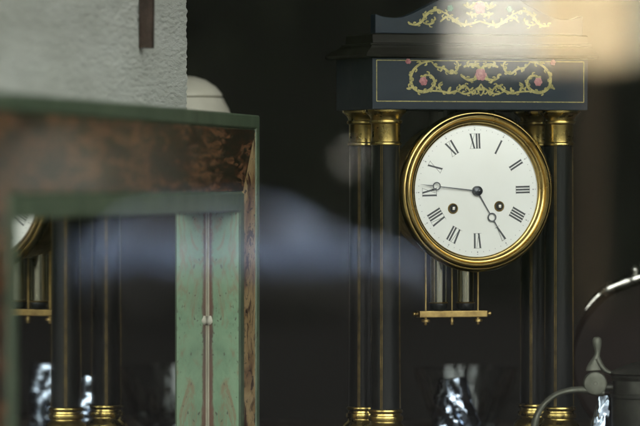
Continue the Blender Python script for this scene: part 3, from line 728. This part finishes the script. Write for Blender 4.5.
# pendulum, two bright vials on a bar, hanging behind the movement
pen = obj('pendulum', box(-0.0285, 0.0285, 0.0415 - 0.0045, 0.0415 + 0.0045, zp(318.5), zp(312), bev=0.0006), M['dull_brass'], clk)
PY = 0.0415; pen.location.x = -0.0020
for s in (-1, 1):
    obj('finial', lathe([(0.0006, 0), (0.0016, 0.0008), (0.0010, 0.0018), (0.0019, 0.0030), (0.0017, 0.0042), (0.0, 0.005)], 14, at=(0, 0, 0)), M['dull_brass'], pen, 50)
    o = C.objects[-1]; o.location = (s * 0.0284, PY, zp(315)); o.rotation_euler = (0, s * PI / 2, 0)
for x in (-0.0221, 0, 0.0221):
    bm = bmesh.new(); tube(bm, [(x, PY, zp(312) + 0.0002), (x, PY, zp(215))], 0.00075 if x else 0.0006, n=10)
    obj('rod', bm, M['dull_brass'], pen, 60)
    obj('nut', lathe([(0.0008, -0.0062), (0.0012, -0.0055), (0.0012, -0.0040), (0.0034 if x else 0.0016, -0.0036), (0.0034 if x else 0.0016, -0.0016), (0.0012, -0.0012), (0.0012, 0.0)], 18, at=(x, PY, zp(318.5))), M['dull_brass'], pen, 40)
for s in (-1, 1):
    v = obj('vial', lathe([(0.0066, zp(303.5)), (0.0066, zp(215)), (0.0, zp(215))], 32, at=(s * 0.0113, PY, 0)), M['mercury'], pen, 40)
    obj('vial_cup', lathe([(0.0040, zp(312)), (0.0066, zp(310.5)), (0.0071, zp(308)), (0.0071, zp(303.8)), (0.0067, zp(303))], 32, at=(s * 0.0113, PY, 0)), M['ebony'], v, 40)
    obj('cup_ring', lathe([(0.0072, zp(304.4)), (0.0075, zp(303.9)), (0.0072, zp(303.2)), (0.0068, zp(303.0))], 32, at=(s * 0.0113, PY, 0), cap=False), M['dull_brass'], v, 60)

# ============================================================ cream jar behind the mirror frame
p = P(184, 185, 4.16); t = thing('lidded_jar', 'pale cream lidded jar showing above the mirror frame corner', 'jar', (p.x, p.y, ZS))
obj('body', lathe([(0.030, 0), (0.034, 0.004), (0.030, 0.012), (0.036, 0.05), (0.044, 0.12), (0.046, 0.20), (0.044, 0.262), (0.041, 0.276), (0.0375, 0.288), (0.0325, 0.2975), (0.0, 0.2975)], 48), M['cream'], t, 40)
obj('lid', lathe([(0.0300, 0.2976), (0.0320, 0.2990), (0.0315, 0.3010), (0.0265, 0.3070), (0.018, 0.3125), (0.009, 0.3152), (0.0, 0.316)], 48), M['cream'], t, 40)

# ============================================================ glassware behind the clock
def cut(n, d): return lambda a, h: 1 + d * (abs(math.cos(n * a / 2)) - 0.5)
p = P(466, 185, 4.40); bowl = thing('crystal_bowl', 'flared cut crystal bowl on the table behind the pendulum', 'bowl', (p.x, p.y, ZS + 0.0005))
h = 0.064; th = 0.003
outer = [(0.022, 0), (0.024, 0.003), (0.021, 0.008), (0.027, 0.014), (0.033, 0.026), (0.040, 0.046), (0.0465, h)]
inn = [(0.0455, h + 0.0005), (0.0375, 0.046), (0.030, 0.026), (0.022, 0.017), (0, 0.014)]
obj('body', lathe(outer + inn, 144, mod=lambda a, z: 1 + (0.07 * (abs(math.cos(9 * a + z * 90)) - 0.6) if 0.010 < z < h - 0.004 else 0)), M['crystal'], bowl, 20)
def foil(label, px, Y, r, h, seed, lean=0.0):
    """a crumpled, twisted parcel of shiny foil"""
    p = P(px, 185, Y); rnd = random.Random(seed); n = 40; rows = 34; bm = bmesh.new(); rings = []
    for j in range(rows + 1):
        f = j / rows; rr = r * (0.98 - 0.35 * f ** 3) * (1 if j else 0.9)
        ring = []
        for i in range(n):
            a = 2 * PI * i / n
            q = Vector((math.cos(a) * 1.5 + f * 1.2, math.sin(a) * 1.5, f * 3.2 + seed))
            d = 0.42 * (abs(mnoise.noise(q * 0.75)) - 0.2) + 0.10 * (abs(mnoise.noise(q * 1.6)) - 0.2)
            k_ = rr * (1 + d * 1.3)
            ring.append(bm.verts.new((k_ * math.cos(a) + lean * f * h, k_ * math.sin(a), f * h * (1 + 0.05 * mnoise.noise(q)))))
        rings.append(ring)
    for a_, b_ in zip(rings, rings[1:]):
        for i in range(n): bm.faces.new((a_[i], a_[(i + 1) % n], b_[(i + 1) % n], b_[i]))
    bm.faces.new(rings[0]); bm.faces.new(rings[-1])
    bmesh.ops.triangulate(bm, faces=bm.faces[:])
    o = obj('foil_parcel', bm, M['foil'], smooth=28); o.location = (p.x, p.y, ZS + 0.0005)
    return tag(o, label, 'foil')
M['foil'] = mat('silver_foil', (0.46, 0.55, 0.70), 0.2, 1.0)
foil('tall crumpled silver foil parcel behind the pendulum, beside the crystal bowl', 453, 4.15, 0.0185, 0.0640, 4)
foil('wide crumpled silver foil parcel behind the right pillars, bright in the mirror', 549, 4.275, 0.0200, 0.070, 23)
foil('small leaning crumpled silver foil between tankard handle and tankard', 599, 3.84, 0.0105, 0.062, 11, 0.10)

# ============================================================ round dark tray with silver rim
p = P(655, 371, 4.17); rt = 0.0740
tray = thing('round_tray', 'round dark lacquer tray with bumpy silver rim shown only where lit, leaning behind the tankard', 'tray', (p.x, p.y, ZS + 0.002))
tray.rotation_euler = (R(-8), 0, R(6))
obj('plate', lathe([(0.0, 0.004), (rt * 0.90, 0.004), (rt * 0.955, 0.0085), (rt * 0.965, 0.0075), (rt * 0.92, 0.000), (0, 0.000)], 72, 'Y', (0, 0, rt)), M['lacquer'], tray, 40)
bm = bmesh.new(); nn = 70; ring = []; rad = []  # silver rim built only along its bright upper arc, unlit rest left out
for i in range(nn + 1):
    f = i / nn; a = R(42 + 100 * f)
    ring.append((rt * 0.985 * math.cos(a), -0.008 + 0.0012 * math.cos(14 * a), rt + rt * (0.985 + 0.012 * math.sin(9 * a)) * math.sin(a)))
    rad.append(0.0009 + (0.0036 + 0.0016 * mnoise.noise(Vector((f * 14, 2, 5))) + 0.0008 * math.cos(40 * f)) * min(1, 5 * f, 3.2 * (1 - f) ** 0.9))
tube(bm, ring, rad, n=14)
rim = obj('lit_rim_arc', bm, M['silver'], tray, 60)
for ad, dr, br in ((101, 0.006, 0.0034), (96, 0.010, 0.0030), (88, 0.006, 0.0038), (80, 0.008, 0.0032), (70, 0.006, 0.0036), (60, 0.007, 0.003)):
    a = R(ad); bm = bmesh.new(); bmesh.ops.create_uvsphere(bm, u_segments=14, v_segments=10, radius=br)
    for v in bm.verts: v.co = v.co * (1 + 0.15 * mnoise.noise(v.co * 300)) + Vector(((rt + dr) * math.cos(a), -0.009, rt + (rt + dr) * math.sin(a)))
    obj('knob', bm, M['silver'], rim, 80)

# ============================================================ pewter tankard
YJ = 3.80; kj = F / YJ
def J(px, py): return Vector(((px - 652) / kj, 0, 0.225 + (185 - py) / kj))     # tankard-local point
p = P(652, 185, YJ); jug = thing('lidded_tankard', 'grey pewter lidded tankard with curved handle and thumb lever, before the dark tray', 'tankard', (p.x, p.y, ZS + 0.0005))
zj = lambda py: 0.225 + (185 - py) / kj
obj('body', lathe([(0.034, 0), (0.0355, 0.002), (0.035, 0.006), (0.0322, 0.010), (0.0312, 0.016), (0.0305, 0.040), (0.0308, zj(399)), (0.0318, zj(398)), (0.0318, zj(395)), (0.0306, zj(394)), (0.0300, zj(381)), (0.0312, zj(379)), (0.0316, zj(377)), (0.0308, zj(375.5)), (0.028, zj(375.5)), (0.027, 0.006), (0, 0.006)], 64), M['dark_pewter'], jug, 35)
lid = obj('lid', lathe([(0.0, zj(375.2)), (0.0318, zj(375.2)), (0.0325, zj(374)), (0.031, zj(372.4)), (0.026, zj(369)), (0.016, zj(364)), (0.006, zj(361)), (0.0, zj(360))], 64), M['dark_pewter'], jug, 35)
# thumb lever with the sweeping arm on the lid
bm = bmesh.new()
lev = [(597, 337.6, .0008), (597, 338.2, .0022), (597, 340, .0032), (597, 343, .0035), (597.3, 347, .0030), (597.6, 351, .0022), (597.3, 355, .0020), (596.2, 359, .0026), (595.0, 364, .0044), (594.2, 369, .0060), (594.2, 371, .0062)]
cl_ = catmull([(*J(a_, b_), c_) for a_, b_, c_ in lev], 4)
tube(bm, [c_[:3] for c_ in cl_], [c_[3] for c_ in cl_], [min(0.0030, c_[3] * 0.9) for c_ in cl_], n=16)
tl = obj('thumb_lever', bm, M['pewter'], jug, 60)
bm = bmesh.new(); ptsA = catmull([J(597, 359), J(600, 365), J(604.5, 370.5), J(611, 374), J(618, 374.2), J(627, 371.5)], 6)
tube(bm, ptsA, [0.0026 - 0.0016 * (i / (len(ptsA) - 1)) for i in range(len(ptsA))], 0.004, n=14)
obj('arm', bm, M['pewter'], tl, 60)
jc = J(595, 384)
obj('hinge', lathe([(0.0070, -0.0068), (0.0084, -0.0062), (0.0089, -0.0050), (0.0089, 0.0050), (0.0084, 0.0062), (0.0072, 0.0068), (0.0015, 0.0069), (0.0012, 0.0066), (0, 0.0066)], 40, 'Y', tuple(jc)), M['pewter'], jug, 35)
bm = bmesh.new(); ptsH = catmull([J(604, 393), J(594, 392), J(583, 390.5), J(568, 391.5), J(555, 396), J(545, 404), J(538, 414), J(534.5, 426), J(535, 440), J(542, 453), J(556, 460), J(576, 459), J(591, 452), J(597, 447)], 6)
tube(bm, ptsH, [0.0027 + 0.0006 * math.cos(3 * PI * i / len(ptsH)) for i in range(len(ptsH))], 0.0058, n=16)
obj('handle', bm, M['pewter'], jug, 60)
bm = bmesh.new(); tube(bm, [J(603, 388), J(612, 388), J(624, 388)], 0.0035, 0.005, n=12)
obj('hinge_bracket', bm, M['dark_pewter'], jug, 60)
